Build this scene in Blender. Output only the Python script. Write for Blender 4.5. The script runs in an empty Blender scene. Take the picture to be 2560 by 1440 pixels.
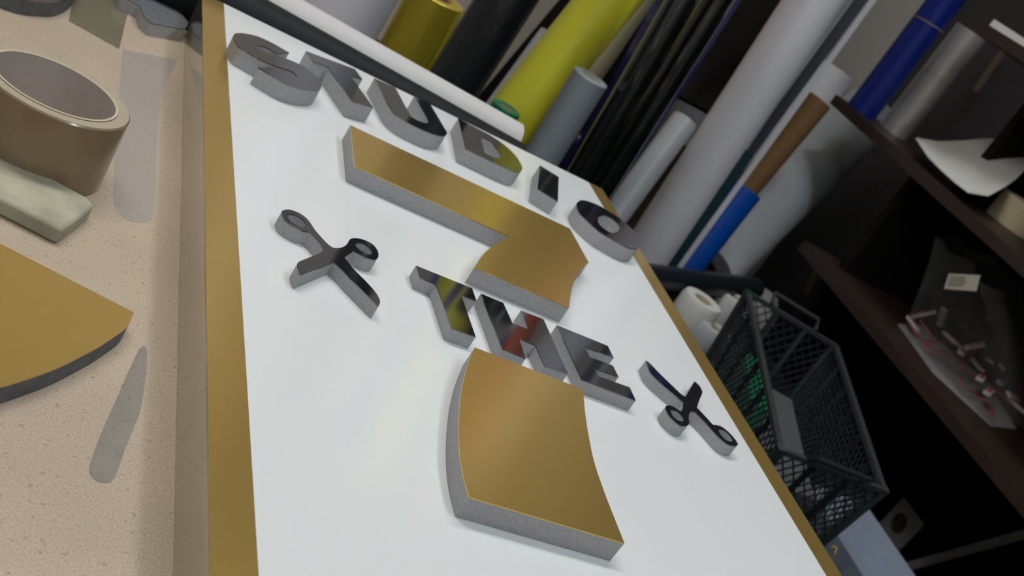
import bpy, bmesh, math, random
from mathutils import Vector, Matrix
from mathutils.geometry import tessellate_polygon
random.seed(7)
C = bpy.context.scene.collection
S = 0.30                       # metres per survey unit
ZT = 0.75                      # table top
TH = 0.0375                    # thickness of the sign box
ZS = ZT + TH                   # sign face
HC = ZS + 0.30                 # camera height
F = 2860.75; CX = 1295.88; CY = 870.0
R3 = ((0.82480682, -0.22412733, 0.519096), (0.32331929, -0.56621122, -0.75820149), (0.46385165, 0.7932035, -0.39455018))

# ---------------------------------------------------------------- survey helpers (photo point -> place in the room)
def ray(px, py):
    d = (px - CX, py - CY, F)
    return Vector([sum(R3[r][c] * d[r] for r in range(3)) for c in range(3)])
def onz(px, py, z):
    d = ray(px, py); t = (z - HC) / d.z
    return Vector((d.x * t, d.y * t, z))
def ony(px, py, y):
    d = ray(px, py); t = y / d.y
    return Vector((d.x * t, y, HC + d.z * t))
def onx(px, py, x):
    d = ray(px, py); t = x / d.x
    return Vector((x, d.y * t, HC + d.z * t))
def depth(p):
    q = Vector(p) - Vector((0, 0, HC))
    return sum(R3[2][c] * q[c] for c in range(3))

# ---------------------------------------------------------------- materials
def new_mat(name):
    m = bpy.data.materials.new(name); m.use_nodes = True
    nt = m.node_tree; b = nt.nodes['Principled BSDF']
    return m, nt, b
def mat(name, col, rough=0.5, metal=0.0, noise=0.0, scale=40.0, bump=0.0, coat=0.0, spec=0.5, trans=0.0, rvar=0.0, stretch=None, alpha=None):
    m, nt, b = new_mat(name)
    b.inputs['Base Color'].default_value = (*col, 1)
    b.inputs['Roughness'].default_value = rough
    b.inputs['Metallic'].default_value = metal
    b.inputs['Specular IOR Level'].default_value = spec
    b.inputs['Coat Weight'].default_value = coat
    b.inputs['Coat Roughness'].default_value = 0.06
    b.inputs['Transmission Weight'].default_value = trans
    if alpha is not None: b.inputs['Alpha'].default_value = alpha
    if noise or bump or rvar:
        tc = nt.nodes.new('ShaderNodeTexCoord'); mp = nt.nodes.new('ShaderNodeMapping')
        if stretch: mp.inputs['Scale'].default_value = stretch
        n = nt.nodes.new('ShaderNodeTexNoise'); n.inputs['Scale'].default_value = scale; n.inputs['Detail'].default_value = 6
        nt.links.new(tc.outputs['Object'], mp.inputs['Vector']); nt.links.new(mp.outputs['Vector'], n.inputs['Vector'])
        if noise:
            r = nt.nodes.new('ShaderNodeValToRGB')
            r.color_ramp.elements[0].position = 0.3; r.color_ramp.elements[1].position = 0.7
            r.color_ramp.elements[0].color = (*[c * (1 - noise) for c in col], 1)
            r.color_ramp.elements[1].color = (*[min(1, c * (1 + noise)) for c in col], 1)
            nt.links.new(n.outputs['Fac'], r.inputs['Fac']); nt.links.new(r.outputs['Color'], b.inputs['Base Color'])
        if bump:
            bp = nt.nodes.new('ShaderNodeBump'); bp.inputs['Strength'].default_value = bump; bp.inputs['Distance'].default_value = 0.001
            nt.links.new(n.outputs['Fac'], bp.inputs['Height']); nt.links.new(bp.outputs['Normal'], b.inputs['Normal'])
        if rvar:
            mr = nt.nodes.new('ShaderNodeMapRange'); mr.inputs['To Min'].default_value = max(0.02, rough - rvar); mr.inputs['To Max'].default_value = rough + rvar
            nt.links.new(n.outputs['Fac'], mr.inputs['Value']); nt.links.new(mr.outputs['Result'], b.inputs['Roughness'])
    return m

def chipboard():
    m, nt, b = new_mat('chipboard')
    tc = nt.nodes.new('ShaderNodeTexCoord')
    n1 = nt.nodes.new('ShaderNodeTexNoise'); n1.inputs['Scale'].default_value = 900; n1.inputs['Detail'].default_value = 3; n1.inputs['Roughness'].default_value = 0.6
    n2 = nt.nodes.new('ShaderNodeTexNoise'); n2.inputs['Scale'].default_value = 9; n2.inputs['Detail'].default_value = 3
    v = nt.nodes.new('ShaderNodeTexNoise'); v.inputs['Scale'].default_value = 330; v.inputs['Detail'].default_value = 1
    for q in (n1, n2, v): nt.links.new(tc.outputs['Object'], q.inputs['Vector'])
    r1 = nt.nodes.new('ShaderNodeValToRGB'); e = r1.color_ramp.elements
    e[0].position = 0.30; e[0].color = (0.39, 0.305, 0.22, 1); e[1].position = 0.72; e[1].color = (0.60, 0.50, 0.39, 1)
    nt.links.new(n1.outputs['Fac'], r1.inputs['Fac'])
    r2 = nt.nodes.new('ShaderNodeValToRGB'); e = r2.color_ramp.elements
    e[0].position = 0.25; e[0].color = (0.35, 0.28, 0.2, 1); e[1].position = 0.33; e[1].color = (1, 1, 1, 1)
    nt.links.new(v.outputs['Fac'], r2.inputs['Fac'])
    mx = nt.nodes.new('ShaderNodeMixRGB'); mx.blend_type = 'MULTIPLY'; mx.inputs['Fac'].default_value = 0.45
    nt.links.new(r1.outputs['Color'], mx.inputs['Color1']); nt.links.new(r2.outputs['Color'], mx.inputs['Color2'])
    r3 = nt.nodes.new('ShaderNodeValToRGB'); e = r3.color_ramp.elements
    e[0].position = 0.35; e[0].color = (0.86, 0.86, 0.86, 1); e[1].position = 0.65; e[1].color = (1, 1, 1, 1)
    nt.links.new(n2.outputs['Fac'], r3.inputs['Fac'])
    m2 = nt.nodes.new('ShaderNodeMixRGB'); m2.blend_type = 'MULTIPLY'; m2.inputs['Fac'].default_value = 1
    nt.links.new(mx.outputs['Color'], m2.inputs['Color1']); nt.links.new(r3.outputs['Color'], m2.inputs['Color2'])
    nt.links.new(m2.outputs['Color'], b.inputs['Base Color'])
    b.inputs['Roughness'].default_value = 0.42; b.inputs['Specular IOR Level'].default_value = 0.45
    return m

M = {}
M['board'] = chipboard()
M['white_gloss'] = mat('white_gloss_sheet', (0.74, 0.775, 0.785), 0.13, coat=0.2, noise=0.01, scale=3)
M['gold'] = mat('satin_gold_film', (0.63, 0.43, 0.13), 0.20, metal=0.72, noise=0.02, scale=25)
M['gold_plain'] = mat('satin_gold_strip', (0.58, 0.39, 0.115), 0.20, metal=0.72, noise=0.02, scale=25)
M['side'] = mat('taupe_mirror_edge', (0.58, 0.56, 0.48), 0.12, metal=0.85, noise=0.02, scale=60)
M['black_film'] = mat('black_mirror_film', (0.185, 0.19, 0.215), 0.06, metal=0.95)
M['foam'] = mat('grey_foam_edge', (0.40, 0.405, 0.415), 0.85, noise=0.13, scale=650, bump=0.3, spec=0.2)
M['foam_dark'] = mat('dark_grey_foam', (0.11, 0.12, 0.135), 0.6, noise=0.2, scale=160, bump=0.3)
M['tape'] = mat('brown_clear_tape', (0.23, 0.165, 0.10), 0.22, noise=0.22, scale=22, coat=0.5, stretch=(1, 1, 0.15))
M['tape_edge'] = mat('tape_wound_edge', (0.42, 0.36, 0.26), 0.4, noise=0.08, scale=300)
M['core'] = mat('grey_cardboard_core', (0.50, 0.45, 0.42), 0.9, noise=0.04, scale=200)
M['core_rim'] = mat('cream_cardboard_rim', (0.55, 0.46, 0.34), 0.9)
M['card'] = mat('brown_cardboard', (0.42, 0.25, 0.15), 0.9, noise=0.05, scale=50)
M['eraser'] = mat('worn_felt_block', (0.40, 0.39, 0.29), 0.8, noise=0.22, scale=45, bump=0.4)
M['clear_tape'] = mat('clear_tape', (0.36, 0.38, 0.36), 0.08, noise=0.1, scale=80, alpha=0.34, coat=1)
M['tape_pale_reflect'] = mat('clear_tape_pale_reflection', (0.72, 0.70, 0.72), 0.18, alpha=0.30, coat=1)  # clear tape; the reflected pale roll is put into the tint
M['tape_dark_reflect'] = mat('clear_tape_dark_reflection', (0.30, 0.28, 0.19), 0.15, alpha=0.5, coat=1)  # clear tape; a dark reflection is put into the olive tint
M['roll_white'] = mat('white_vinyl', (0.84, 0.84, 0.89), 0.42, noise=0.02, scale=8)
M['roll_lilac'] = mat('lilac_white_vinyl', (0.80, 0.79, 0.87), 0.4, noise=0.02, scale=8)
M['roll_gold'] = mat('yellow_gold_foil', (0.80, 0.64, 0.06), 0.30, metal=0.45, noise=0.05, scale=10)
M['roll_black'] = mat('black_vinyl', (0.012, 0.014, 0.016), 0.3, coat=0.25)
M['black_gloss'] = mat('black_gloss_film', (0.006, 0.009, 0.008), 0.10, coat=1.0)
M['lying_black'] = mat('black_satin_vinyl', (0.014, 0.018, 0.018), 0.5, spec=0.12)
M['lying_white'] = mat('white_paper_film', (0.56, 0.56, 0.56), 0.6)
M['roll_yellow'] = mat('lemon_yellow_vinyl', (0.74, 0.72, 0.045), 0.36, noise=0.03, scale=12)
M['roll_cream'] = mat('pale_cream_film', (0.80, 0.78, 0.48), 0.3)
M['roll_grey'] = mat('blue_grey_vinyl', (0.27, 0.32, 0.35), 0.38, noise=0.04, scale=12)
M['roll_pale'] = mat('pale_grey_vinyl', (0.46, 0.49, 0.51), 0.35, noise=0.05, scale=12)
M['green'] = mat('green_vinyl', (0.01, 0.26, 0.11), 0.4)
M['red'] = mat('red_vinyl', (0.45, 0.02, 0.03), 0.4)
M['orange'] = mat('orange_red_vinyl', (0.60, 0.10, 0.02), 0.4)
M['navy'] = mat('navy_vinyl', (0.008, 0.022, 0.09), 0.25, coat=0.4)
M['blue_edge'] = mat('blue_protective_film', (0.012, 0.018, 0.14), 0.15, coat=0.6)
M['blue'] = mat('royal_blue_vinyl', (0.004, 0.022, 0.24), 0.35)
M['bright_blue'] = mat('bright_blue_vinyl', (0.0, 0.09, 0.50), 0.4)
M['silver'] = mat('silver_foil', (0.55, 0.53, 0.51), 0.28, metal=0.5, noise=0.05, scale=6)
M['teal'] = mat('dark_teal_board', (0.006, 0.035, 0.045), 0.4)
M['slate'] = mat('slate_board', (0.03, 0.036, 0.055), 0.4)
M['dark_wood'] = mat('dark_brown_laminate', (0.032, 0.018, 0.013), 0.45, noise=0.2, scale=14, stretch=(8, 0.6, 8))
M['dark'] = mat('near_black_laminate', (0.008, 0.0065, 0.006), 0.65, spec=0.15, noise=0.1, scale=20)
M['bar'] = mat('black_rubber_tube', (0.010, 0.014, 0.019), 0.35)
M['crate'] = mat('dark_slate_plastic', (0.012, 0.018, 0.023), 0.45)
M['crate_rim'] = mat('grey_green_plastic_rim', (0.03, 0.038, 0.04), 0.5)
M['wall'] = mat('beige_wall_paint', (0.58, 0.53, 0.46), 0.9, noise=0.03, scale=6)
M['wall_light'] = mat('pale_wall_paint', (0.60, 0.58, 0.55), 0.9, noise=0.02, scale=6)
M['ceiling'] = mat('white_ceiling_paint', (0.78, 0.78, 0.78), 0.9)
M['floor'] = mat('grey_floor', (0.10, 0.095, 0.09), 0.7, noise=0.1, scale=6)
M['white_plastic'] = mat('white_plastic', (0.62, 0.60, 0.55), 0.4)
M['hole'] = mat('socket_hole', (0.01, 0.01, 0.01), 0.7)
M['cream_tape'] = mat('cream_masking_tape', (0.72, 0.60, 0.40), 0.75, noise=0.03, scale=100)
M['paper'] = mat('white_paper', (0.62, 0.62, 0.58), 0.7, noise=0.03, scale=20)
M['pale_blue'] = mat('pale_blue_foam', (0.20, 0.24, 0.31), 0.75, noise=0.06, scale=30)
M['module'] = mat('white_led_housing', (0.62, 0.56, 0.54), 0.5)
M['wire'] = mat('red_wire', (0.45, 0.05, 0.05), 0.4)
M['sticker'] = mat('label_sticker', (0.46, 0.42, 0.33), 0.7, noise=0.05, scale=300)
M['ink'] = mat('dark_print', (0.05, 0.05, 0.06), 0.6)
M['metal'] = mat('yellow_wire', (0.55, 0.36, 0.06), 0.4, metal=0.3)
M['batten'] = mat('pale_wood', (0.14, 0.10, 0.06), 0.8)
M['rubber_band'] = mat('tan_rubber_band', (0.45, 0.35, 0.2), 0.7)
def film_mat():
    m, nt, b = new_mat('clear_bag_film')
    b.inputs['Base Color'].default_value = (0.75, 0.75, 0.75, 1); b.inputs['Roughness'].default_value = 0.25
    b.inputs['Alpha'].default_value = 0.11
    return m
M['bag'] = film_mat()
def emis(name, col, st):
    m, nt, b = new_mat(name)
    b.inputs['Base Color'].default_value = (*col, 1)
    b.inputs['Emission Color'].default_value = (*col, 1); b.inputs['Emission Strength'].default_value = st
    return m

# ---------------------------------------------------------------- mesh helpers
def finish(name, bm, m, parent=None, ang=32, bevel=0):
    bmesh.ops.remove_doubles(bm, verts=bm.verts, dist=1e-6)
    bmesh.ops.recalc_face_normals(bm, faces=bm.faces)
    for f in bm.faces: f.smooth = True
    for e in bm.edges:
        e.smooth = not (len(e.link_faces) == 2 and e.calc_face_angle(0) > math.radians(ang)) and len(e.link_faces) == 2
    me = bpy.data.meshes.new(name); bm.to_mesh(me); bm.free()
    me.materials.append(m)
    o = bpy.data.objects.new(name, me); C.objects.link(o)
    if parent: o.parent = parent
    if bevel:
        b = o.modifiers.new('bevel', 'BEVEL'); b.width = bevel; b.segments = 2; b.limit_method = 'ANGLE'; b.angle_limit = math.radians(40)
    return o
def tag(o, label=None, cat=None, group=None, kind=None):
    if label: o['label'] = label
    if cat: o['category'] = cat
    if group: o['group'] = group
    if kind: o['kind'] = kind
    return o
def thing(name, loc, label, cat, group=None):
    o = bpy.data.objects.new(name, None); C.objects.link(o); o.location = loc
    o.empty_display_size = 0.02
    return tag(o, label, cat, group)
def smooth_poly(pts, sub=6):
    """closed outline; points with a third value are corners, the others run through a smooth curve"""
    n = len(pts); out = []
    def P(i): return Vector(pts[i % n][:2])
    def cor(i): return len(pts[i % n]) > 2
    for i in range(n):
        a, b = P(i), P(i + 1)
        out.append(a.copy())
        if cor(i) and cor(i + 1): continue
        p0 = a + (a - b) if cor(i) else P(i - 1)
        p3 = b + (b - a) if cor(i + 1) else P(i + 2)
        if cor(i): p0 = 2 * a - b
        if cor(i + 1): p3 = 2 * b - a
        for k in range(1, sub):
            t = k / sub
            out.append(0.5 * ((2 * a) + (b - p0) * t + (2 * p0 - 5 * a + 4 * b - p3) * t * t + (3 * a - p0 - 3 * b + p3) * t ** 3))
    return out
def prism_bm(loops, z0, z1, bm=None):
    """loops: outer first, then holes; each a list of (x, y)"""
    bm = bm or bmesh.new()
    L3 = [[Vector((p[0], p[1], 0)) for p in l] for l in loops]
    tris = tessellate_polygon(L3)
    flat = [p for l in L3 for p in l]
    top = [bm.verts.new((p.x, p.y, z1)) for p in flat]; bot = [bm.verts.new((p.x, p.y, z0)) for p in flat]
    for t in tris:
        try:
            bm.faces.new([top[i] for i in t]); bm.faces.new([bot[i] for i in reversed(t)])
        except ValueError: pass
    k = 0
    for l in L3:
        n = len(l)
        for i in range(n):
            a, b = k + i, k + (i + 1) % n
            try: bm.faces.new((top[a], top[b], bot[b], bot[a]))
            except ValueError: pass
        k += n
    return bm
def box_bm(bm, lo, hi, mtx=None):
    vs = []
    for z in (lo[2], hi[2]):
        for x, y in ((lo[0], lo[1]), (hi[0], lo[1]), (hi[0], hi[1]), (lo[0], hi[1])):
            v = Vector((x, y, z))
            if mtx: v = mtx @ v
            vs.append(bm.verts.new(v))
    for f in ((0, 3, 2, 1), (4, 5, 6, 7), (0, 1, 5, 4), (1, 2, 6, 5), (2, 3, 7, 6), (3, 0, 4, 7)):
        bm.faces.new([vs[i] for i in f])
    return bm
def frame(a, b, hint=None):
    z = (Vector(b) - Vector(a)).normalized()
    h = Vector(hint) if hint is not None else (Vector((0, 0, 1)) if abs(z.z) < 0.9 else Vector((1, 0, 0)))
    x = (h - z * h.dot(z)).normalized(); y = z.cross(x)
    return x, y, z
def lathe_bm(a, b, prof, seg=48, bm=None, closed=False):
    """prof: (distance along a->b, radius)"""
    bm = bm or bmesh.new(); a = Vector(a); x, y, z = frame(a, b)
    rings = []
    for d, r in prof:
        if r < 1e-6: rings.append([bm.verts.new(a + z * d)])
        else: rings.append([bm.verts.new(a + z * d + (x * math.cos(2 * math.pi * i / seg) + y * math.sin(2 * math.pi * i / seg)) * r) for i in range(seg)])
    pairs = list(zip(rings[:-1], rings[1:]))
    if closed: pairs.append((rings[-1], rings[0]))
    for p, q in pairs:
        for i in range(seg):
            j = (i + 1) % seg
            if len(p) == 1 and len(q) == 1: continue
            if len(p) == 1: bm.faces.new((p[0], q[j], q[i]))
            elif len(q) == 1: bm.faces.new((p[i], p[j], q[0]))
            else: bm.faces.new((p[i], p[j], q[j], q[i]))
    return bm
def tube_bm(pts, r, seg=8, bm=None):
    bm = bm or bmesh.new(); pts = [Vector(p) for p in pts]; prev = None; n = len(pts); hint = None
    for k, p in enumerate(pts):
        d = (pts[min(k + 1, n - 1)] - pts[max(k - 1, 0)])
        x, y, z = frame((0, 0, 0), d, hint if hint is not None and abs(d.normalized().dot(hint)) < 0.95 else None); hint = x
        ring = [bm.verts.new(p + (x * math.cos(2 * math.pi * i / seg) + y * math.sin(2 * math.pi * i / seg)) * r) for i in range(seg)]
        if prev:
            for i in range(seg): bm.faces.new((prev[i], prev[(i + 1) % seg], ring[(i + 1) % seg], ring[i]))
        else: bm.faces.new(list(reversed(ring)))
        prev = ring
    bm.faces.new(prev)
    return bm
def bar_bm(a, b, w, h, bm=None, hint=(0, 0, 1)):
    bm = bm or bmesh.new(); a = Vector(a); b = Vector(b); x, y, z = frame(a, b, hint)
    vs = [bm.verts.new(p + x * sx * h / 2 + y * sy * w / 2) for p in (a, b) for sx, sy in ((-1, -1), (1, -1), (1, 1), (-1, 1))]
    for f in ((0, 1, 2, 3), (7, 6, 5, 4), (0, 4, 5, 1), (1, 5, 6, 2), (2, 6, 7, 3), (3, 7, 4, 0)):
        bm.faces.new([vs[i] for i in f])
    return bm
def structure(name, lo, hi, m):
    return tag(finish(name, box_bm(bmesh.new(), lo, hi), m), kind='structure')

# ---------------------------------------------------------------- the room
structure('floor', (-2.2, -1.8, -0.05), (1.85, 2.35, 0), M['floor'])
structure('ceiling', (-2.2, -1.8, 2.6), (1.85, 2.35, 2.65), M['ceiling'])
structure('wall_back', (-2.2, 2.3, 0), (1.85, 2.35, 2.6), M['wall'])
structure('wall_right', (1.8, -1.8, 0), (1.85, 2.3, 2.6), mat('dark_wall_panelling', (0.035, 0.032, 0.034), 0.7, noise=0.1, scale=8))
structure('wall_left', (-2.2, -1.8, 0), (-2.15, 2.3, 2.6), M['wall_light'])
structure('wall_front', (-2.15, -1.8, 0), (1.8, -1.75, 2.6), M['wall_light'])

# ---------------------------------------------------------------- the workbench
tb = thing('workbench', (-0.1, 0.4, 0), 'beige particleboard workbench the big white and gold sign lies on', 'workbench')
def kid(name, bm, m, t, **k):
    o = finish(name, bm, m, None, **k); o.parent = t
    o.matrix_parent_inverse = Matrix.Translation(t.location).inverted()
    return o
kid('tabletop', box_bm(bmesh.new(), (-1.1, -0.55, ZT - 0.028), (0.60, 1.145, ZT)), M['board'], tb)
for x, y in ((-1.0, -0.45), (0.5, -0.45), (-1.0, 1.05), (0.5, 1.05)):
    kid('leg', box_bm(bmesh.new(), (x - .03, y - .03, 0), (x + .03, y + .03, ZT - 0.028)), M['dark'], tb)

# ---------------------------------------------------------------- the sign box
XL0, XL1, XR0, XR1, YT, YB = 0.4475 * S, 0.5143 * S, 1.849 * S, 1.9095 * S, 3.407 * S, 0.55 * S
sg = thing('sign_box', ((XL0 + XR1) / 2, (YT + YB) / 2, ZT), 'large flat white sign box with gold side strips lying on the workbench', 'sign')
kid('box_body', box_bm(bmesh.new(), (XL0, YB, ZT), (XR1, YT, ZS - 0.0012)), M['side'], sg, bevel=0.0006)['label'] = 'taupe mirror-like side wall of the box'
kid('face_panel', box_bm(bmesh.new(), (XL1, YB, ZS - 0.0012), (XR0, YT, ZS)), M['white_gloss'], sg)['label'] = 'glossy white face panel'
for a, b in ((XL0, XL1), (XR0, XR1)):
    kid('edge_strip', box_bm(bmesh.new(), (a, YB, ZS - 0.0012), (b, YT, ZS)), M['gold_plain'], sg)['label'] = 'satin gold edge strip'

# ---------------------------------------------------------------- letters cut from foam board
def zoomed(pts, ox, oy, s): return [(ox + p[0] / s, oy + p[1] / s, *p[2:]) for p in pts]
def cut_piece(name, label, cat, loops, h, zbase, face_mat, group=None, foam=None, sheet=0.0008):
    L = []
    for lp in loops:
        sm = smooth_poly(lp)
        L.append([onz(p.x, p.y, zbase + h)[:2] for p in sm])
    cx = sum(p[0] for p in L[0]) / len(L[0]); cy = sum(p[1] for p in L[0]) / len(L[0])
    t = thing(name, (cx, cy, zbase), label, cat, group)
    kid('foam_body', prism_bm(L, zbase, zbase + h - sheet), foam or M['foam'], t)
    kid('face_sheet', prism_bm(L, zbase + h - sheet, zbase + h), face_mat, t)
    return t
HL = 0.0150; HG = 0.0140; HT = 0.0098
c = 1
Sp = zoomed([(1068,468,1),(850,490,1),(780,425),(700,385),(620,358),(560,350),(532,368),(570,410),(640,450),(720,480),(860,512),(1000,560),(1120,605),(1240,660),(1330,705),(1420,775),(1510,855),(1580,930),(1603,990),(1580,1055),(1500,1085),(1380,1078),(1250,1055),(1100,1010),(950,945),(800,860),(680,785),(560,708,1),(860,710,1),(980,775),(1100,830),(1208,862,1),(1130,785),(1040,745),(860,690),(700,630),(520,545),(380,460),(250,385),(185,290),(155,215),(160,172),(200,150),(290,148),(420,168),(560,205),(700,265),(840,335),(960,405)], 560, 60, 6.546)
Tp = zoomed([(170,118,1),(1010,430,1),(1140,605,1),(940,545,1),(1325,1090,1),(960,985,1),(545,390,1),(290,300,1)], 740, 110, 6.857)
Up = zoomed([(245,105,1),(605,265,1),(860,735),(900,775),(960,815),(1040,850),(1120,872),(1178,868,1),(1130,760,1),(930,410,1),(1195,535,1),(1475,1005,1),(1490,1040),(1480,1072),(1440,1092),(1330,1085),(1200,1045),(1000,960),(800,855),(650,755),(560,670),(490,570,1)], 900, 180, 6.857)
Dp = zoomed([(130,80,1),(215,465,1),(600,655,1),(720,710),(800,745),(860,768),(905,772),(945,755),(955,710),(930,650),(870,560),(780,470),(660,375),(520,285,1)], 1120, 280, 5.143)
Dh = zoomed([(420,320,1),(470,525,1),(540,560),(620,592),(665,590),(675,550),(650,500),(600,440),(570,395),(500,350)], 1120, 280, 5.143)
Ip = zoomed([(1180,685,1),(1425,835,1),(1412,1150,1),(1148,985,1)], 1120, 280, 5.143)
Op = zoomed([(380,148),(310,190),(300,250),(350,370),(480,510),(620,640),(760,750),(920,845),(1080,935),(1230,1000),(1320,1022),(1390,1025),(1430,980),(1440,900),(1400,810),(1330,700),(1200,580),(1050,455),(900,360),(740,262),(600,200),(480,158)], 1400, 480, 7.2)
Oh = zoomed([(680,500),(700,450),(760,425),(830,425),(920,465),(1000,525),(1060,590),(1072,650),(1040,710),(960,735),(880,715),(780,650),(710,580)], 1400, 480, 7.2)
for nm, lab, loops in (
    ('letter_s', 'black letter S on grey foam, nearest the gold strip at the sign corner', [Sp]),
    ('letter_t', 'black letter T on thick grey foam, tilted between letters S and U', [Tp]),
    ('letter_u', 'black letter U on thick grey foam between a T and a D', [Up]),
    ('letter_d', 'black letter D on thick grey foam above the long gold bar', [Dp, Dh]),
    ('letter_i', 'black letter I, a short plain block between letters D and O', [Ip]),
    ('letter_o', 'black letter O on grey foam hanging over the right gold strip', [Op, Oh])):
    cut_piece(nm, lab, 'letter', loops, HL, ZS, M['black_film'], 'arched row of black letters')
Tq = zoomed([(130,143,1),(590,328,1),(625,430,1),(503,388,1),(620,728,1),(420,655,1),(312,335,1),(285,292,1),(160,240,1)], 1000, 620, 3.273)
Hq = zoomed([(662,372,1),(845,448,1),(920,613,1),(1048,665,1),(990,510,1),(1175,582,1),(1375,1030,1),(1185,965,1),(1110,795,1),(975,740,1),(1030,905,1),(835,825,1)], 1000, 620, 3.273)
Eq = zoomed([(1283,630,1),(1700,800,1),(1750,900,1),(1510,808,1),(1553,890,1),(1742,962,1),(1790,1055,1),(1593,985,1),(1625,1048,1),(1880,1140,1),(1930,1248,1),(1490,1080,1)], 1000, 620, 3.273)
for nm, lab, lp in (
    ('letter_t', 'thin black letter T below the gold seven-like piece, beside an H', Tq),
    ('letter_h', 'thin black letter H between the two gold pieces, mirroring red and yellow', Hq),
    ('letter_e', 'thin black letter E right of the H, next to scissors', Eq)):
    cut_piece(nm, lab, 'letter', [lp], HT, ZS, M['black_film'], 'short straight row of black letters')
G1 = zoomed([(95,60,1),(1560,750,1),(1685,975,1),(1625,1035),(1592,1095),(1568,1175),(1555,1278,1),(925,1008,1),(975,930),(1040,870),(1110,825),(1160,805,1),(125,332,1)], 840, 290, 2.667)
G2 = zoomed([(305,68,1),(955,320,1),(965,440),(985,580),(1020,750),(1080,930),(1150,1110),(1203,1243,1),(272,965,1),(235,830),(213,680),(210,500),(225,330),(260,180)], 1060, 840, 2.4)
cut_piece('gold_bar_piece', 'gold faced piece with long bar and curved foot between letter rows', 'sign piece', [G1], HG, ZS, M['gold'])
cut_piece('gold_curved_piece', 'large curved gold faced piece below the letters T, H and E', 'sign piece', [G2], HG, ZS, M['gold'])
A0 = zoomed([(115,110),(125,80),(185,65),(260,80),(340,115),(410,165),(460,225),(520,315),(580,385),(650,460),(710,510),(760,528),(820,525),(870,505),(905,475),(930,430),(975,410),(1050,415),(1130,440),(1210,485),(1260,545),(1278,600),(1270,645),(1235,670),(1180,660),(1120,640),(1060,605),(1010,575),(985,560,1),(868,640,1),(940,730),(1000,800),(1120,920),(1220,1030),(1270,1100),(1298,1170),(1278,1228,1),(1200,1150),(1080,1030),(960,910),(860,800),(790,735),(750,695,1),(345,862,1),(320,820),(298,745),(310,705),(350,680),(450,640),(570,590),(625,545,1),(590,490),(520,410),(460,350),(425,330),(370,320),(290,285),(200,235),(140,180)], 680, 510, 4.8)
A1 = zoomed([(190,150),(195,128),(240,122),(310,145),(370,185),(408,235),(395,268),(350,272),(280,240),(220,200)], 680, 510, 4.8)
A2 = zoomed([(1005,490),(1020,468),(1070,465),(1130,490),(1180,535),(1200,580),(1190,602),(1140,598),(1070,560),(1020,520)], 680, 510, 4.8)
B0 = zoomed([(245,185,1),(290,215),(400,330),(540,465),(640,560),(690,595,1),(740,510),(795,418,1),(850,470),(880,530),(878,560),(845,640),(820,715,1),(870,765),(940,840),(1000,905),(1030,910),(1090,925),(1160,975),(1230,1045),(1275,1110),(1280,1135),(1250,1150),(1180,1135),(1100,1080),(1010,980),(930,890),(840,800),(780,760),(745,770),(728,820),(735,890),(700,925),(640,920),(580,880),(510,810),(470,740),(470,700),(510,690),(560,705),(620,745),(650,755,1),(665,700),(668,650,1),(580,580),(460,480),(340,370),(280,290)], 1560, 860, 4.5)
B1 = zoomed([(525,750),(545,742),(600,755),(650,800),(675,850),(650,870),(600,855),(550,810)], 1560, 860, 4.5)
B2 = zoomed([(1065,965),(1085,958),(1140,975),(1190,1020),(1225,1080),(1205,1097),(1150,1080),(1090,1020)], 1560, 860, 4.5)
cut_piece('scissors_cutout', 'black open scissors cut-out left of the T, blades towards the viewer', 'scissors emblem', [A0, A1, A2], HT, ZS, M['black_film'], 'pair of scissors cut-outs')
cut_piece('scissors_cutout', 'black open scissors cut-out right of the E, beside the right gold strip', 'scissors emblem', [B0, B1, B2], HT, ZS, M['black_film'], 'pair of scissors cut-outs')

# ---------------------------------------------------------------- loose things on the bench
# packing tape roll, squashed a little oval
ztape = ZT + 0.048; tx, ty, tr = 0.0379, 0.6803, 0.0415
def oval(bm, k=1.085, d=Vector((0.975, -0.22, 0)).normalized()):
    c0 = Vector((tx, ty, 0))
    for v in bm.verts:
        q = v.co - c0; a_ = q.x * d.x + q.y * d.y
        v.co += d * a_ * (k - 1)
    return bm
t = thing('packing_tape_roll', (tx, ty, ZT), 'brown transparent packing tape roll standing flat on the bench, cut by the frame', 'tape roll')
a = (tx, ty, ZT); b = (tx, ty, ztape)
kid('tape_winding', oval(lathe_bm(a, b, [(0, tr - .0075), (0, tr - .0008), (.0008, tr), (.0472, tr), (.048, tr - .0008), (.048, tr - .0075)], 96, closed=True)), M['tape'], t)
kid('wound_edge', oval(lathe_bm(a, b, [(.0480, tr - .0070), (.0480, tr - .0008), (.0484, tr - .0010), (.0484, tr - .0070)], 96, closed=True)), M['tape_edge'], t)['label'] = 'olive wound edge of the tape'
kid('cardboard_core', oval(lathe_bm(a, b, [(0, tr - .0088), (0, tr - .0075), (.0488, tr - .0075), (.0488, tr - .0088)], 96, closed=True)), M['core'], t)
kid('core_rim', oval(lathe_bm(a, b, [(.0488, tr - .0088), (.0488, tr - .0072), (.0491, tr - .0074), (.0491, tr - .0086)], 96, closed=True)), M['core_rim'], t)['label'] = 'cream rim of the cardboard core'

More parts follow.
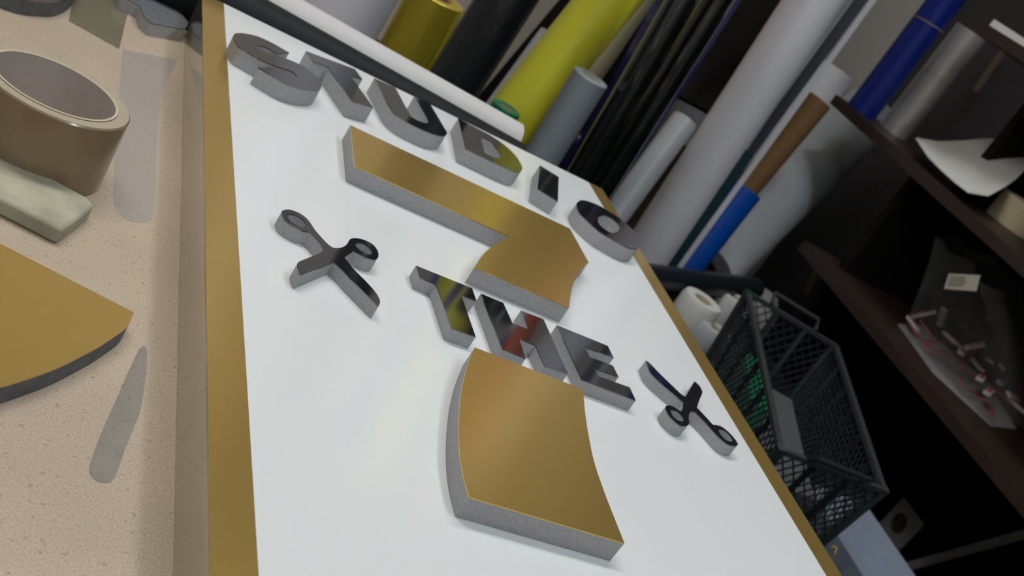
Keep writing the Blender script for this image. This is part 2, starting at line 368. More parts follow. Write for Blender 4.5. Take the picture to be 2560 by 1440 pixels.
def flat_piece(name, pts, z0, h, m, label, cat, bevel=0.0, wob=0.0):
    L = [[onz(p.x, p.y, z0 + h)[:2] for p in smooth_poly(pts, 4)]]
    o = finish(name, prism_bm(L, z0, z0 + h), m, bevel=bevel)
    return tag(o, label, cat)
flat_piece('sanding_block', [(-120,308,1),(222,494,1),(238,512,1),(157,575,1),(-120,432,1)], ZT, 0.0105, M['eraser'], 'pale greenish worn block lying in front of the packing tape roll', 'block', bevel=0.0022)
W0 = [(-260,475,1),(335,781,1),(318,816),(275,848),(233,874),(146,918),(70,946),(0,967),(-90,985),(-260,990,1)]
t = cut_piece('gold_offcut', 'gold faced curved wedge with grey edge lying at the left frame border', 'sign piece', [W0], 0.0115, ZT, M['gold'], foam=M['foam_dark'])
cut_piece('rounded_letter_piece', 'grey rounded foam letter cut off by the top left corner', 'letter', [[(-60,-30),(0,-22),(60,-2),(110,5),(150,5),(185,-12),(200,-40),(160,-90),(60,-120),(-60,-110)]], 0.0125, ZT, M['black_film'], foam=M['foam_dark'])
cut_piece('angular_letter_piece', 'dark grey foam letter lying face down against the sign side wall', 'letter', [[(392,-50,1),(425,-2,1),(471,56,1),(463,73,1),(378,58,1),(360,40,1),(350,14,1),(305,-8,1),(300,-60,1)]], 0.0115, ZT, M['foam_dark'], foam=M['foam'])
z = ZT
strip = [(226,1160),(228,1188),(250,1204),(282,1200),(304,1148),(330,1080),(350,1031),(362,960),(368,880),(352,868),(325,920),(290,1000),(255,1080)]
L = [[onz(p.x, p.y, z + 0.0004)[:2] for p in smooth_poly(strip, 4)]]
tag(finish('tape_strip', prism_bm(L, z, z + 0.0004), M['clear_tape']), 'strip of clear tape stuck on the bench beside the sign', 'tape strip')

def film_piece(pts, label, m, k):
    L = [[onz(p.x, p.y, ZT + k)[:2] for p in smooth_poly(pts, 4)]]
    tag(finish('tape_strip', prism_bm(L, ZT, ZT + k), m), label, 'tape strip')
film_piece([(306,122,1),(442,150,1),(400,245,1),(394,330),(386,520),(376,548),(350,556),(315,548),(290,520),(284,480),(288,330,1),(298,240,1)], 'wide clear tape piece tinted with a pale reflection, rounded end, between tape roll and sign', M['tape_pale_reflect'], .0003)
film_piece([(188,-30,1),(172,52,1),(298,122,1),(330,-10,1)], 'clear tape piece tinted with a dark olive reflection, behind the packing tape roll', M['tape_dark_reflect'], .0003)
# ---------------------------------------------------------------- tubes lying behind the sign
def lying_roll(name, label, a, b, ra, rb, m, core):
    # loosely wound, a little slimmer at end b
    a = Vector(a); b = Vector(b); n = (b - a).length
    t = thing(name, ((a.x + b.x) / 2, (a.y + b.y) / 2, ZT), label, 'roll')
    kid('film_layer', lathe_bm(a, b, [(0, ra * .7), (0, ra), (n, rb), (n, rb * .7)], 64, closed=True), m, t)
    kid('core_tube', lathe_bm(a, b, [(0.001, ra * .62), (0.001, ra * .7), (n - .001, rb * .7), (n - .001, rb * .62)], 48, closed=True), core, t)
xe = onz(1318, 372, ZS).x
def r_black(x): return .0188 + (xe - x) * .0214
def r_white(x): return .0220 + (xe - x) * .0150
def y_white(x): return YT + .0012 + r_black(x) + 2.04 * math.sqrt(r_black(x) * r_white(x))
x0 = -0.10
lying_roll('black_film_roll', 'black roll lying along the top edge of the sign', (x0, YT + .001 + r_black(x0), ZT + r_black(x0)), (xe, YT + .001 + r_black(xe), ZT + r_black(xe)), r_black(x0), r_black(xe), M['lying_black'], M['dark'])
xe2 = ony(1308, 340, YT + 0.06).x - 0.006
lying_roll('white_film_roll', 'white roll lying behind the black lying roll at the bench end', (x0, y_white(x0), ZT + r_white(x0)), (xe2, y_white(xe2), ZT + r_white(xe2)), r_white(x0), r_white(xe2), M['lying_white'], M['core_rim'])

# ---------------------------------------------------------------- standing rolls in the rack behind
ZR = 0.50
rk = thing('roll_rack', (0.6, 1.8, 0), 'dark low rack holding the standing rolls behind the bench', 'rack')
kid('base_board', box_bm(bmesh.new(), (-0.5, 1.345, ZR - 0.03), (1.33, 2.25, ZR)), M['dark'], rk)
for x in (-0.45, 1.28):
    for y in (1.385, 2.2):
        kid('leg', box_bm(bmesh.new(), (x - .03, y - .03, 0), (x + .03, y + .03, ZR - 0.03)), M['dark'], rk)
RG = 'rolls standing in the rack'
def roll(name, label, p0, p1, y0, y1, wpx, m, core='card', ztop=1.62, zbot=None, top_px=None, seg=56, group=RG, cat='roll'):
    """axis seen through photo points p0 (upper) and p1 (lower) at room depths y0, y1; wpx is the seen width"""
    A = ony(*p0, y0); B = ony(*p1, y1)
    r = wpx / 2 / F * (depth(A) + depth(B)) / 2
    d = (A - B)
    top = A if top_px else B + d * ((ztop - B.z) / d.z)
    bot = B + d * (((ZR if zbot is None else zbot) + 0.002 - B.z) / d.z)
    # foot clears the base board even when the roll leans
    tilt = math.hypot(d.x, d.y) / d.length
    bot = bot + d.normalized() * (r * tilt * 1.05)
    n = (top - bot).length
    t = thing(name, bot, label, cat, group)
    kid('film_layer', lathe_bm(bot, top, [(0, r * .55), (0, r), (n - .001, r), (n, r - .001), (n, r * .55)], seg, closed=True), m, t)
    kid('core_tube', lathe_bm(bot, top, [(0.002, r * .45), (0.002, r * .55), (n - .002, r * .55), (n - .002, r * .45)], 40, closed=True), M[core], t)
    return t
roll('vinyl_roll', 'wide lilac-white roll standing at the left behind the lying white roll', (880, -20), (800, 120), 1.50, 1.50, 215, M['roll_lilac'])
roll('vinyl_roll', 'shiny yellow-gold foil roll showing its brown core on top', (1095, -12), (1015, 140), 1.55, 1.55, 146, M['roll_gold'], top_px=True)
roll('vinyl_roll', 'black roll standing between the gold foil roll and lemon-yellow roll', (1265, 0), (1130, 216), 1.42, 1.42, 140, M['roll_black'])
roll('vinyl_roll', 'lemon-yellow roll, the brightest one in the middle of the rack', (1520, 0), (1292, 285), 1.66, 1.63, 142, M['roll_yellow'], ztop=1.75)
roll('vinyl_roll', 'pale cream thin roll partly hidden behind the lemon-yellow roll', (1602, 0), (1494, 160), 1.95, 1.95, 62, M['roll_cream'])
roll('vinyl_roll', 'thin pale grey roll between the black roll and lemon-yellow roll', (1368, 80), (1255, 235), 1.92, 1.88, 38, M['roll_pale'], top_px=True)
roll('vinyl_roll', 'short blue-grey roll in front of the lemon-yellow roll, cream core showing', (1478, 192), (1350, 400), 1.44, 1.44, 94, M['roll_grey'], 'core_rim', top_px=True)
roll('vinyl_roll', 'small green roll low beside the lying white roll end', (1268, 268), (1236, 320), 1.50, 1.50, 78, M['green'], 'core_rim', top_px=True)
roll('vinyl_roll', 'small red roll just above the sign edge, beside letter I', (1376, 392), (1355, 440), 1.55, 1.55, 46, M['red'], 'core_rim', top_px=True)
roll('vinyl_roll', 'navy blue low roll behind the glossy black rolls', (1470, 355), (1400, 470), 1.57, 1.57, 110, M['navy'], top_px=True)
roll('vinyl_roll', 'glossy black roll wrapped in film, left one of the two', (1705, 0), (1450, 440), 1.44, 1.44, 74, M['black_gloss'], ztop=1.2)
roll('vinyl_roll', 'glossy black roll wrapped in film, right one of the two', (1795, 0), (1520, 440), 1.47, 1.47, 72, M['black_gloss'], ztop=1.2)
# thin boards with blue protective film either side of the two black rolls
def plank(name, label, p0, p1, y0, y1, wpx, thick, m, ztop=1.6, zbot=ZR, cat='board', group=None, top=False, bot=False):
    A = ony(*p0, y0); B = ony(*p1, y1); d = A - B
    w = wpx / F * (depth(A) + depth(B)) / 2
    tp = A if top else B + d * ((ztop - B.z) / d.z)
    bt = B if bot else B + d * ((zbot + 0.003 - B.z) / d.z)
    view = (tp + bt) / 2 - Vector((0, 0, HC)); side = d.cross(view).normalized()
    n = side.cross(d).normalized()
    bm = bar_bm(bt, tp, thick, w, hint=side)
    o = finish(name, bm, m)
    return tag(o, label, cat, group)
plank('film_covered_board', 'narrow navy-blue edged board left of the two glossy black rolls', (1652, 0), (1412, 440), 1.52, 1.52, 24, 0.010, M['blue_edge'])
plank('film_covered_board', 'narrow navy-blue edged board right of the two glossy black rolls', (1846, 0), (1520, 500), 1.52, 1.52, 12, 0.010, M['blue_edge'])
plank('laminate_sheet', 'dark brown-black panel leaning behind the big white roll', (1912, -70), (1732, 262), 1.86, 1.72, 150, 0.015, M['dark'], bot=True, ztop=1.35)
roll('vinyl_roll', 'pale grey roll leaning low between black rolls and big white roll', (1712, 300), (1520, 560), 1.60, 1.52, 70, M['roll_pale'], 'core_rim', top_px=True)
roll('vinyl_roll', 'pale grey roll high behind the dark panel, next to big white roll', (1900, -60), (1850, 40), 2.14, 2.14, 70, M['roll_pale'])
roll('vinyl_roll', 'biggest white roll, standing tall right of the glossy black rolls', (2035, 0), (1648, 590), 1.62, 1.62, 132, M['roll_white'])
plank('white_sheet_board', 'white sheet standing directly right of the biggest white roll', (2112, 0), (1880, 372), 1.66, 1.66, 34, 0.004, M['roll_white'], bot=True)
plank('slate_board', 'long narrow slate-dark board beside the white sheet', (2152, 0), (1866, 392), 1.60, 1.60, 28, 0.006, M['slate'], bot=True)
plank('teal_board', 'dark teal board low between biggest white roll and leaning roll', (1872, 378), (1684, 650), 1.585, 1.585, 34, 0.006, M['teal'], top=True)
plank('white_edge_strip', 'thin white strip right of the slate and teal boards', (2183, 0), (1708, 655), 1.64, 1.60, 14, 0.004, M['roll_white'])
roll('vinyl_roll', 'thick pale roll leaning steeply over the black tube, widest at right', (2160, 290), (1800, 630), 2.08, 1.74, 162, M['roll_pale'], 'core_rim', top_px=True)
roll('vinyl_roll', 'short bright blue roll with white core in front of leaning roll', (1864, 468), (1752, 612), 1.67, 1.65, 94, M['bright_blue'], 'core_rim', top_px=True)
roll('vinyl_roll', 'white roll end standing behind the brown cardboard tube by the wall', (2090, 175), (2000, 300), 2.12, 2.10, 100, M['roll_white'], top_px=True)
roll('cardboard_tube', 'orange-brown cardboard tube between slate board and leaning pale roll', (2050, 250), (1900, 430), 1.80, 1.78, 66, mat('orange_card', (0.26, 0.14, 0.05), 0.7), 'dark', top_px=True, cat='tube', zbot=.655)
roll('vinyl_roll', 'navy roll hidden behind the lemon-yellow roll, mirrored in letter T', (1530, 0), (1425, 160), 1.85, 1.85, 56, M['bright_blue'], ztop=1.75)
roll('vinyl_roll', 'orange-red roll hidden low behind the glossy black rolls, mirrored in letter H', (1795, 0), (1488, 370), 1.66, 1.66, 64, M['orange'], ztop=1.75)
plank('laminate_sheet', 'added dark sheet darkening the wall between pale cream roll and navy edged board', (1672, 0), (1530, 210), 2.12, 2.12, 92, 0.012, M['dark'])  # sheet added to darken the wall area seen between the rolls
plank('laminate_sheet', 'narrow dark brown sheet between black roll and lemon-yellow roll', (1428, 0), (1318, 130), 2.16, 2.16, 46, 0.012, M['dark'])
plank('olive_gap_filler', 'olive-brown board filling the dark gap between low pale roll and biggest white roll', (1690, 350), (1572, 560), 1.78, 1.76, 84, 0.012, mat('olive_gap_filler', (0.085, 0.065, 0.03), 0.6), top=True)  # board added to fill the dark olive gap between the rolls
# horizontal black tube
BA = onz(1560, 684, 0.5625); BB = onz(1880, 722, 0.5625); n = (BB - BA).length
o = thing('black_tube', BA, 'black tube with rounded end lying across the foot of the rolls', 'tube')
kid('tube_body', lathe_bm(BA - (BB - BA) * 0.6, BB, [(0, .02), (0, .0215), (n * 1.6 - .004, .0215), (n * 1.6 - .004, .02)], 40, closed=True), M['bar'], o)
kid('end_cap', lathe_bm(BB - (BB - BA).normalized() * .006, BB + (BB - BA), [(0, .0222), (.010, .0222), (.018, .019), (.024, .012), (.026, 0)], 40), M['bar'], o)
for f in (-0.45, 0.93):
    q = BA + (BB - BA) * f
    kid('support_post', box_bm(bmesh.new(), (q.x - .012, q.y - .012, ZR), (q.x + .012, q.y + .012, q.z - .018)), M['dark'], o)

# ---------------------------------------------------------------- shelf unit on the right
XS, XB = 1.35, 1.78
sh = thing('shelf_unit', (1.56, 1.0, 0), 'dark brown open shelf unit along the right wall', 'shelf')
ZM, ZL, ZU = 0.909, 0.679, 1.150
def shelf(y1, zt, m=M['dark_wood']):
    kid('shelf_board', box_bm(bmesh.new(), (XS, 0.0, zt - 0.020), (XB, y1, zt)), m, sh)
shelf(1.862, ZM); shelf(1.668, ZL); shelf(1.685, ZU)
shelf(1.60, 0.12, M['dark'])
kid('back_panel', box_bm(bmesh.new(), (XB - .012, 0.0, 0.12), (XB, 1.60, ZU - .02)), M['dark'], sh)
kid('side_panel', box_bm(bmesh.new(), (XS + .03, 1.58, 0.0), (XB - .012, 1.60, ZL - .02)), M['dark'], sh)
kid('side_panel', box_bm(bmesh.new(), (XS + .06, 1.60, ZL), (XB - .012, 1.62, ZM - .02)), M['dark'], sh)
kid('side_panel', box_bm(bmesh.new(), (XS + .14, 1.58, ZM), (XB - .012, 1.60, ZU - .02)), M['dark'], sh)
for a, b, x in (((2052, 650), (2014, 735), XB - .02), ((2520, 110), (2438, 228), XB - .02)):
    A = onx(*a, x); B = onx(*b, x)
    kid('wood_batten', bar_bm(A, B, .008, .012), M['batten'], sh)['label'] = 'short pale wooden batten'

# things on the middle board
bx = onz(2238, 318, ZM)
def stand(name, label, x, y, z0, r, h, m, core, cat, extra=None, group=None):
    t = thing(name, (x, y, z0), label, cat, group)
    a = (x, y, z0); b = (x, y, z0 + h)
    kid('film_layer', lathe_bm(a, b, [(0, r * .6), (0, r), (h, r), (h, r * .6)], 56, closed=True), m, t)
    kid('core_tube', lathe_bm(a, b, [(.001, r * .5), (.001, r * .6), (h - .001, r * .6), (h - .001, r * .5)], 40, closed=True), core, t)
    return t
t = stand('foil_roll', 'silver foil roll held by a rubber band on the middle shelf board', 1.466, 1.800, ZM, 0.031, 0.222, M['silver'], M['core'], 'roll')
for hh in (0.125,):
    a = Vector((1.466, 1.800, ZM + hh))
    kid('rubber_band', lathe_bm(a, a + Vector((0.0, 0.1, 1)), [(0, .0313), (0, .0322), (.0015, .0322), (.0015, .0313)], 48, closed=True), M['rubber_band'], t)
bl = ony(2232, 175, 1.822)
t = stand('vinyl_roll', 'tall royal blue roll standing behind the silver foil roll', bl.x, 1.822, ZM, 0.030, 0.60, M['blue'], M['core'], 'roll')
a = Vector((bl.x, 1.822, ZM + .19))
kid('rubber_band', lathe_bm(a, a + Vector((0.0, 0.1, 1)), [(0, .0303), (0, .0312), (.0015, .0312), (.0015, .0303)], 48, closed=True), M['rubber_band'], t)
# black sheet and white curled sheet
def ruled(bot, top, thick, name, m, label, cat, steps=10, zmin=None):
    bm = bmesh.new(); n = len(bot)
    rows = []
    for k in range(steps + 1):
        s = k / steps
        rows.append([bot[i].lerp(top[i], s) + Vector((0.02 * math.sin(s * math.pi), 0, 0)) for i in range(n)])
    V = [[bm.verts.new(p) for p in r] for r in rows]
    for k in range(steps):
        for i in range(n - 1): bm.faces.new((V[k][i], V[k][i + 1], V[k + 1][i + 1], V[k + 1][i]))
    o = finish(name, bm, m, ang=80)
    md = o.modifiers.new('solid', 'SOLIDIFY'); md.thickness = thick; md.offset = 0
    return tag(o, label, cat)
zb = ZM + 0.0025
bp_ = [(2290,347),(2320,392),(2352,425),(2385,455),(2420,482),(2470,490)]
tp_ = [(2288,344),(2345,354),(2410,352),(2470,346),(2530,348),(2590,366)]
ruled([onx(p[0], p[1], XS + .012) for p in bp_], [onx(p[0], p[1], XS + .10 + .03 * i) for i, p in enumerate(tp_)], 0.001, 'curled_sheet', M['paper'], 'white curled sheet lying on the middle shelf board by the masking tape', 'sheet')
# masking tape
q = onz(2520, 566, ZM)
t = thing('masking_tape_roll', (q.x, q.y, ZM), 'cream masking tape roll lying flat on the middle shelf board', 'tape roll')
a = (q.x, q.y, ZM); b = (q.x, q.y, ZM + .048)
kid('tape_winding', lathe_bm(a, b, [(0, .034), (0, .044), (.001, .045), (.047, .045), (.048, .044), (.048, .034)], 72, closed=True), M['cream_tape'], t)
kid('cardboard_core', lathe_bm(a, b, [(0, .0325), (0, .034), (.0485, .034), (.0485, .0325)], 60, closed=True), M['core_rim'], t)
# white papers on the upper board
q = onx(2510, 62, XS + .04)
o = finish('paper_stack', box_bm(bmesh.new(), (-.03, -.07, 0), (.05, .05, .012)), M['paper']); o.location = (q.x + .01, q.y - .05, ZU); o.rotation_euler = (0, 0, .3)
tag(o, 'small white paper stack on the top shelf board', 'paper')
o = finish('dark_sheet', box_bm(bmesh.new(), (-.06, -.12, 0), (.08, .05, .006)), M['navy']); o.location = (q.x + .10, q.y - .12, ZU); o.rotation_euler = (0, 0, -.2)
tag(o, 'dark navy sheet next to the paper stack on the top shelf board', 'sheet')

# bag with led modules on the lower board
papers = [onz(px, py, ZL) for px, py in ((2245,812),(2300,815),(2470,960),(2540,1075),(2480,1068),(2330,930))]
o = finish('plastic_sleeve', prism_bm([[p[:2] for p in papers]], ZL, ZL + .002), M['paper']); o.data.materials[0] = mat('sleeve_film', (0.30, 0.30, 0.29), 0.4); tag(o, 'whitish plastic sleeve under the bag on the lower shelf board', 'sleeve')
zs = ZL + .002
def bag():
    bm = bmesh.new()
    base = [onz(px, py, zs + .001) for px, py in ((2262,808),(2330,850),(2420,945),(2520,1050),(2600,1060),(2580,940),(2480,860),(2380,800))]
    pts = smooth_poly([(p.x, p.y) for p in base], 5)
    cx = sum(p.x for p in pts) / len(pts); cy = sum(p.y for p in pts) / len(pts)
    tipc = onx(2345, 640, XS + .10)
    rows = []; N = 9
    for k in range(N):
        s = k / (N - 1); row = []
        for i, p in enumerate(pts):
            w = 1.0 - 0.42 * s
            c0 = Vector((cx, cy, 0)).lerp(Vector((tipc.x + .04, tipc.y - .05, 0)), s ** 1.1)
            v = Vector((c0.x + (p.x - cx) * w, c0.y + (p.y - cy) * w, 0))
            rr = random.uniform(-1, 1) * .006 + math.sin(i * 1.7 + k * 1.3) * .005
            v += Vector((rr, rr * .6, 0)) if k else Vector()
            v.z = zs + .001 + s * 0.155 + (math.sin(i * .9) * .006 * s)
            v.x = min(max(v.x, XS + .006), XB - .02)
            row.append(bm.verts.new(v))
        rows.append(row)
    n = len(pts)
    for k in range(N - 1):
        for i in range(n): bm.faces.new((rows[k][i], rows[k][(i + 1) % n], rows[k + 1][(i + 1) % n], rows[k + 1][i]))
    return bm
t = thing('plastic_bag', (1.45, 1.2, zs), 'clear crumpled plastic bag with a paper label, holding white modules', 'bag')
kid('bag_film', bag(), M['bag'], t, ang=70)
st = [onx(px, py, XS + .012) for px, py in ((2372,684),(2450,688),(2440,728),(2360,722))]
bm = bmesh.new(); f = bm.faces.new([bm.verts.new(p) for p in st])
r = bmesh.ops.extrude_face_region(bm, geom=[f]); bmesh.ops.translate(bm, verts=[v for v in r['geom'] if isinstance(v, bmesh.types.BMVert)], vec=(0.0008, 0, 0))
kid('label_sticker', bm, M['sticker'], t)['label'] = 'beige printed paper label'
for k in range(5):
    a = st[0].lerp(st[3], .18 + .14 * k); b = st[1].lerp(st[2], .18 + .14 * k)
    pa = a.lerp(b, .08) + Vector((-.0004, 0, 0)); pb = a.lerp(b, .55 + .2 * random.random()) + Vector((-.0004, 0, 0))
    kid('printed_line', bar_bm(pa, pb, .0006, .0006), M['ink'], t)
# led modules: build one, copy it
MG = 'white led modules in the bag'
def module(label):
    t = thing('led_module', (0, 0, 0), label, 'led module', MG)
    kid('housing', box_bm(bmesh.new(), (-.022, -.0065, 0), (.022, .0065, .006)), M['module'], t, bevel=.001)
    for x in (-.013, 0, .013):
        kid('led_lens', lathe_bm((x, 0, .006), (x, 0, 1), [(0, .0035), (.0012, .0032), (.002, .0018), (.0022, 0)], 14), M['wire'], t)['label'] = 'small reddish lens'
    return t
mods = [((2310,790), 1.2, .2), ((2278,812), .1, 0), ((2352,795), -.95, .1), ((2375,850), .3, .15), ((2400,882), -.4, .05), ((2430,870), 1.3, .2), ((2470,905), -.35, .35),
        ((2500,920), -.45, .3), ((2450,950), -.5, .1), ((2500,960), -.6, .15), ((2528,995), -.9, .25), ((2470,985), -.55, .05), ((2440,915), .1, .05), ((2540,1020), .5, .12)]
names = ['upright white led module near the bag mouth end, topmost left', 'white led module at the bag corner, furthest left', 'long slanted white led module in the bag, centre of the upper bunch',
 'white led module lying right below the slanted long one', 'white led module half hidden under red wires in the bag', 'white led module sticking up in the middle of the bag',
 'white led module with red lenses, at the head of the lower bunch', 'white led module behind the lower bunch, towards the wall', 'white led module lying flat at the lower bunch left side',
 'white led module in the middle of the lower bunch', 'white led module at the right frame edge, upper one', 'large whitish led module next to the red sleeve edge', 'small white led module between the upper and lower bunch', 'white led module lowest at the right frame edge']
proto = module(names[0])
for k, ((px, py), a, hz) in enumerate(mods):
    if k == 0: o = proto
    else:
        o = proto.copy(); C.objects.link(o)
        for ch in list(proto.children):
            d = ch.copy(); C.objects.link(d); d.parent = o
    z = zs + .003 + .045 * hz + .0072 * (k % 3)
    q = onz(px, py, z)
    q.x = max(q.x, XS + .03)
    o.location = q; o.rotation_euler = (0.25 * math.sin(k * 2.1), 0.5 * hz if k not in (0, 2, 5) else 0.9, a + 1.2); o['label'] = names[k]
def wire(px, z, label):
    pts = [onz(p[0], p[1], z + .006 * math.sin(i * 1.9)) for i, p in enumerate(px)]
    sm = []
    for i in range(len(pts) - 1):
        p0 = pts[max(i - 1, 0)]; p1 = pts[i]; p2 = pts[i + 1]; p3 = pts[min(i + 2, len(pts) - 1)]
        for k in range(6):
            t = k / 6; sm.append(.5 * ((2 * p1) + (p2 - p0) * t + (2 * p0 - 5 * p1 + 4 * p2 - p3) * t * t + (3 * p1 - p0 - 3 * p2 + p3) * t ** 3))
    sm.append(pts[-1])
    for v in sm: v.x = max(v.x, XS + .012)
    tag(finish('red_wire', tube_bm(sm, .0011), M['wire']), label, 'wire', 'red wires in the bag')
wire([(2310,850),(2350,855),(2400,862),(2395,880),(2350,875),(2312,858),(2330,885),(2390,890),(2440,880)], zs + .012, 'red wire looped below the slanted led module')
wire([(2275,805),(2285,830),(2305,850),(2330,845),(2300,800)], zs + .012, 'red wire at the far left corner of the bag')
wire([(2405,780),(2420,830),(2440,870),(2425,900),(2405,905),(2410,930),(2440,940)], zs + .018, 'red wire hanging down the middle of the bag')
wire([(2520,930),(2545,960),(2556,1000),(2550,1035),(2530,1010),(2500,985),(2470,960)], zs + .016, 'red wire curving round the lower right modules')
wire([(2395,940),(2410,965),(2440,985),(2470,1010),(2485,1040),(2460,1020)], zs + .01, 'red wire along the front of the lower bunch')

# ---------------------------------------------------------------- socket and white strip low on the shelf back panel
XP = XB - .0125
sc = onx(2258, 1312, XP)
t = thing('wall_socket', (XP, sc.y, sc.z), 'square beige power socket on the dark panel, low at the right', 'socket')
kid('face_plate', box_bm(bmesh.new(), (XP - .010, sc.y - .038, sc.z - .038), (XP, sc.y + .038, sc.z + .038)), M['white_plastic'], t, bevel=.003)
A = (XP - .0125, sc.y, sc.z); Bq = (XP, sc.y, sc.z)
kid('socket_well', lathe_bm(A, Bq, [(0, .0205), (0, .022), (.003, .022), (.003, .0205)], 40, closed=True), M['white_plastic'], t)
kid('well_floor', lathe_bm((XP - .0112, sc.y, sc.z), Bq, [(0, 0), (0, .0205), (.001, .0205), (.001, 0)], 40), M['batten'], t)
for dy in (-.0095, .0095):
    kid('pin_hole', lathe_bm((XP - .0120, sc.y + dy, sc.z), (XP, sc.y + dy, sc.z), [(0, 0), (0, .003), (.001, .003), (.001, 0)], 16), M['hole'], t)
A = onx(2150, 1450, XP - .01); A = onx(2240, 1425, XP - .010); Bq = onx(2600, 1325, XP - .010)
tag(finish('white_trunking', bar_bm(A, Bq, .006, .016), M['white_plastic']), 'thin pale strip running across the dark panel below the socket', 'strip')

# ---------------------------------------------------------------- low cabinet, blue-grey block, crate
ZC = 0.50
t = thing('low_cabinet', (1.0, 0.95, 0), 'low black cabinet carrying the mesh basket between bench and shelves', 'cabinet')
kid('cabinet_body', box_bm(bmesh.new(), (0.70, 0.30, 0.0), (1.30, 1.32, ZC - .02)), M['dark'], t)
kid('cabinet_top', box_bm(bmesh.new(), (0.69, 0.29, ZC - .02), (1.31, 1.33, ZC)), M['dark'], t)
pb = [onz(px, py, ZC + .03) for px, py in ((2150,1440),(2285,1440),(2172,1262),(2076,1290))]
xs = (pb[0].x + pb[3].x) / 2, (pb[1].x + pb[2].x) / 2
o = finish('foam_strip', box_bm(bmesh.new(), (xs[0], .60, ZC), (min(xs[1], 1.3), pb[2].y, ZC + .03)), M['pale_blue'], bevel=.002)
tag(o, 'pale blue-grey foam strip lying next to the basket by the sign edge', 'foam strip')
# wire hook
q = [onz(px, py, ZC + .10) for px, py in ((2079,1402),(2086,1385),(2092,1372),(2085,1366),(2078,1368))]
q = [onz(2076, 1412, ZC + .02)] + q
o = finish('wire_hook', tube_bm(q, .0009), M['metal']); tag(o, 'thin yellow bent wire hook sticking up beside the sign edge', 'hook')

def crate():
    zr = ZC + .165
    R = [onz(1870,732,zr), onz(2088,865,zr), onz(2208,1226,zr), onz(1950,1125,zr)]
    ctr = sum(R, Vector()) / 4
    uy = (R[0] - R[3]).normalized()
    def P(a, b, z, k=1.0):
        u, v = (a * k + 1) / 2, (b * k + 1) / 2
        q = (R[3].lerp(R[2], u)).lerp(R[0].lerp(R[1], u), v)
        return Vector((q.x, q.y, z))
    t = thing('mesh_basket', (ctr.x, ctr.y, ZC), 'dark slate plastic mesh basket on the black cabinet right of the sign', 'basket')
    z0 = ZC + .004; kb = .86
    cor = ((-1, 1), (1, 1), (1, -1), (-1, -1))
    for i in range(4):
        a, b = cor[i], cor[(i + 1) % 4]
        TA, TB = P(*a, zr), P(*b, zr); BA_, BB_ = P(*a, z0, kb), P(*b, z0, kb)
        kid('rim_bar', bar_bm(TA, TB, .008, .006), M['crate_rim'], t)
        n = max(6, int((TB - TA).length / .015)); hn = 11
        bm = bmesh.new()
        def Q(u, v): return (BA_.lerp(BB_, u)).lerp(TA.lerp(TB, u), v)
        # diamond mesh
        asp = (TB - TA).length / (zr - z0)
        k = -hn
        step = 1.0 / n
        dv = step * asp
        while k < n:
            for sgn in (1, -1):
                # line u = u0 + sgn * v/asp
                u0 = k * step if sgn == 1 else (n - k) * step
                v0, v1 = 0.0, 1.0
                ua, ub = u0, u0 + sgn / asp
                # clip to 0..1
                def clip(u0, sgn):
                    lo, hi = 0.0, 1.0
                    if sgn > 0: lo = max(lo, -u0 * asp); hi = min(hi, (1 - u0) * asp)
                    else: lo = max(lo, (u0 - 1) * asp); hi = min(hi, u0 * asp)
                    return lo, hi
                lo, hi = clip(u0, sgn)
                if hi - lo > .03:
                    bar_bm(Q(u0 + sgn * lo / asp, lo), Q(u0 + sgn * hi / asp, hi), .0016, .0016, bm)
            k += 1
        kid('mesh_wall', bm, M['crate'], t)
        for j in range(1, 6 if i % 2 else 3):
            u = j / (6 if i % 2 else 3)
            kid('wall_rib', bar_bm(Q(u, 0), Q(u, 1), .006, .006), M['crate'], t)
        kid('corner_post', bar_bm(BA_, TA + Vector((0, 0, .004)), .010, .010, hint=(1, 0, 0)), M['crate_rim'], t)
    for b in (-1, 1):
        h0, h1 = P(-.5, b * 1.0, zr + .003), P(.5, b * 1.0, zr + .003); off = uy * b * .02
        kid('handle', tube_bm([h0, h0 + off + Vector((0, 0, .012)), h1 + off + Vector((0, 0, .012)), h1], .004), M['crate'], t)
    bm = prism_bm([[P(a, b, 0, kb)[:2] for a, b in cor]], ZC, z0)
    kid('floor_panel', bm, M['crate'], t)
    return P, kb
P, kb = crate()
bm = bmesh.new()
def slab(name, m, a0, a1, b0, b1, zlo, zhi, label, cat, rz=0):
    pts = [P(a, b, 0, kb) for a, b in ((a0, b0), (a1, b0), (a1, b1), (a0, b1))]
    o = finish(name, prism_bm([[p[:2] for p in pts]], zlo, zhi), m, bevel=.001); return tag(o, label, cat)
slab('grey_plate', mat('grey_plate', (.085, .095, .10), .5), -.35, .75, -.75, .75, ZC + .0045, ZC + .085, 'flat grey plate lying inside the mesh basket', 'plate')
slab('green_sheet', M['green'], -.88, -.42, -.1, .72, ZC + .0045, ZC + .115, 'green piece standing along the near wall inside the basket', 'sheet')
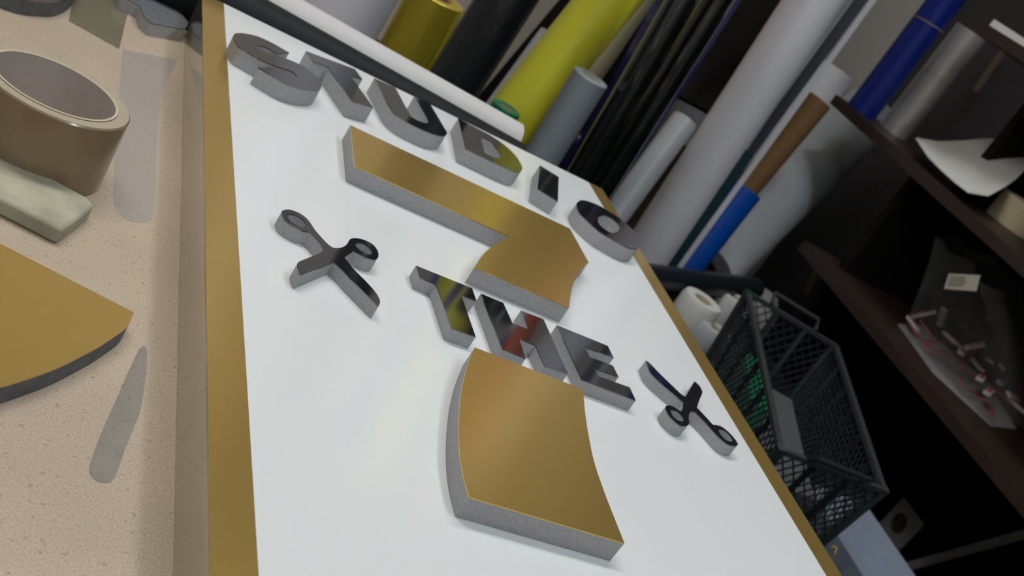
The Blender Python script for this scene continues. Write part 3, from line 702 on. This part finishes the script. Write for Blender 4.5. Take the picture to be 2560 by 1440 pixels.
# pale scraps and rolls between the black tube and the basket
def scrap(px, z, r, h, m, label, name='tape_offcut_roll'):
    q = onz(px[0], px[1], z + h / 2)
    t = thing(name, (q.x, q.y, z), label, 'roll', 'small pale rolls beside the basket')
    a = (q.x, q.y, z); b = (q.x, q.y, z + h)
    kid('film_layer', lathe_bm(a, b, [(0, r * .5), (0, r * .92), (h * .1, r), (h * .9, r), (h, r * .92), (h, r * .5)], 40, closed=True), m, t)
    kid('core_tube', lathe_bm(a, b, [(.001, r * .4), (.001, r * .5), (h - .001, r * .5), (h - .001, r * .4)], 30, closed=True), M['core_rim'], t)
scrap((1728, 790), ZC, .036, .07, M['paper'], 'small white roll peeking out beside the gold strip below the tube')
scrap((1770, 850), ZC, .028, .05, M['roll_pale'], 'small grey-white roll nearest the basket and gold strip')
scrap((1810, 772), ZC, .026, .06, M['paper'], 'small pale roll under the black tube behind the basket')
q = onz(1792, 905, ZC + .03)
o = finish('green_block', box_bm(bmesh.new(), (-.03, -.025, 0), (.03, .025, .03)), M['green'], bevel=.002); o.location = (q.x - .03, q.y - .02, ZC); o.rotation_euler = (0, 0, .4)
tag(o, 'small green block between the gold strip and the basket', 'block')
o = thing('white_bundle', (1.33, 1.52, ZR), 'pale crumpled bundle behind the rounded end of the black tube', 'bundle')
q = onz(1925, 735, 0.52)
o.location = (q.x, q.y, 0.0)
kid('bundle_body', lathe_bm((q.x, q.y, 0.0), (q.x, q.y, 1), [(0, .03), (.02, .042), (.30, .045), (.42, .05), (.49, .042), (.52, .02), (.525, 0)], 30), M['paper'], o)

# ---------------------------------------------------------------- lamps
def lamp(name, loc, sx, sy, power, col, label):
    t = thing(name, loc, label, 'ceiling lamp', 'ceiling lamps')
    kid('lamp_housing', box_bm(bmesh.new(), (loc[0] - sx / 2 - .02, loc[1] - sy / 2 - .02, loc[2] + .006), (loc[0] + sx / 2 + .02, loc[1] + sy / 2 + .02, loc[2] + .06)), M['white_plastic'], t)
    kid('diffuser', box_bm(bmesh.new(), (loc[0] - sx / 2, loc[1] - sy / 2, loc[2]), (loc[0] + sx / 2, loc[1] + sy / 2, loc[2] + .006)), emis(name + '_glow', col, power), t)
lamp('ceiling_lamp', (-0.35, 1.05, 2.35), 1.0, 0.14, 62, (1.0, 0.97, 0.92), 'long hanging lamp above the far left of the bench')
lamp('ceiling_lamp', (0.75, 0.15, 2.25), 0.14, 0.9, 38, (0.90, 0.96, 1.0), 'long hanging lamp above the right of the bench')
lamp('ceiling_lamp', (-0.4, -0.9, 2.25), 1.0, 0.16, 42, (0.95, 0.98, 1.0), 'long hanging lamp behind the viewer')
lamp('ceiling_lamp', (0.70, 1.30, 2.45), 0.8, 0.14, 52, (0.97, 0.98, 1.0), 'unseen fill lamp added in front of the rack of rolls')  # added fill lamp, brightens the rolls and the back wall

# ---------------------------------------------------------------- camera
cam = bpy.data.cameras.new('camera'); co = bpy.data.objects.new('camera', cam); C.objects.link(co)
right = Vector(R3[0]); down = Vector(R3[1]); fwd = Vector(R3[2])
mt = Matrix((right, -down, -fwd)).transposed().to_4x4()
mt.translation = Vector((0, 0, HC)); co.matrix_world = mt
cam.sensor_fit = 'HORIZONTAL'; cam.sensor_width = 36; cam.lens = 36 * F / 2560
cam.shift_x = -(CX - 1280) / 2560; cam.shift_y = (CY - 720) / 2560
cam.clip_start = 0.01
cam.dof.use_dof = True; cam.dof.focus_distance = 0.62; cam.dof.aperture_fstop = 16
sc_ = bpy.context.scene
sc_.camera = co
w = bpy.data.worlds.new('world'); sc_.world = w; w.use_nodes = True
w.node_tree.nodes['Background'].inputs['Color'].default_value = (0.5, 0.5, 0.52, 1); w.node_tree.nodes['Background'].inputs['Strength'].default_value = 0.1
vs = sc_.view_settings; vs.view_transform = 'Standard'; vs.look = 'None'; vs.gamma = 1; vs.use_curve_mapping = False
vs.exposure = -1.14
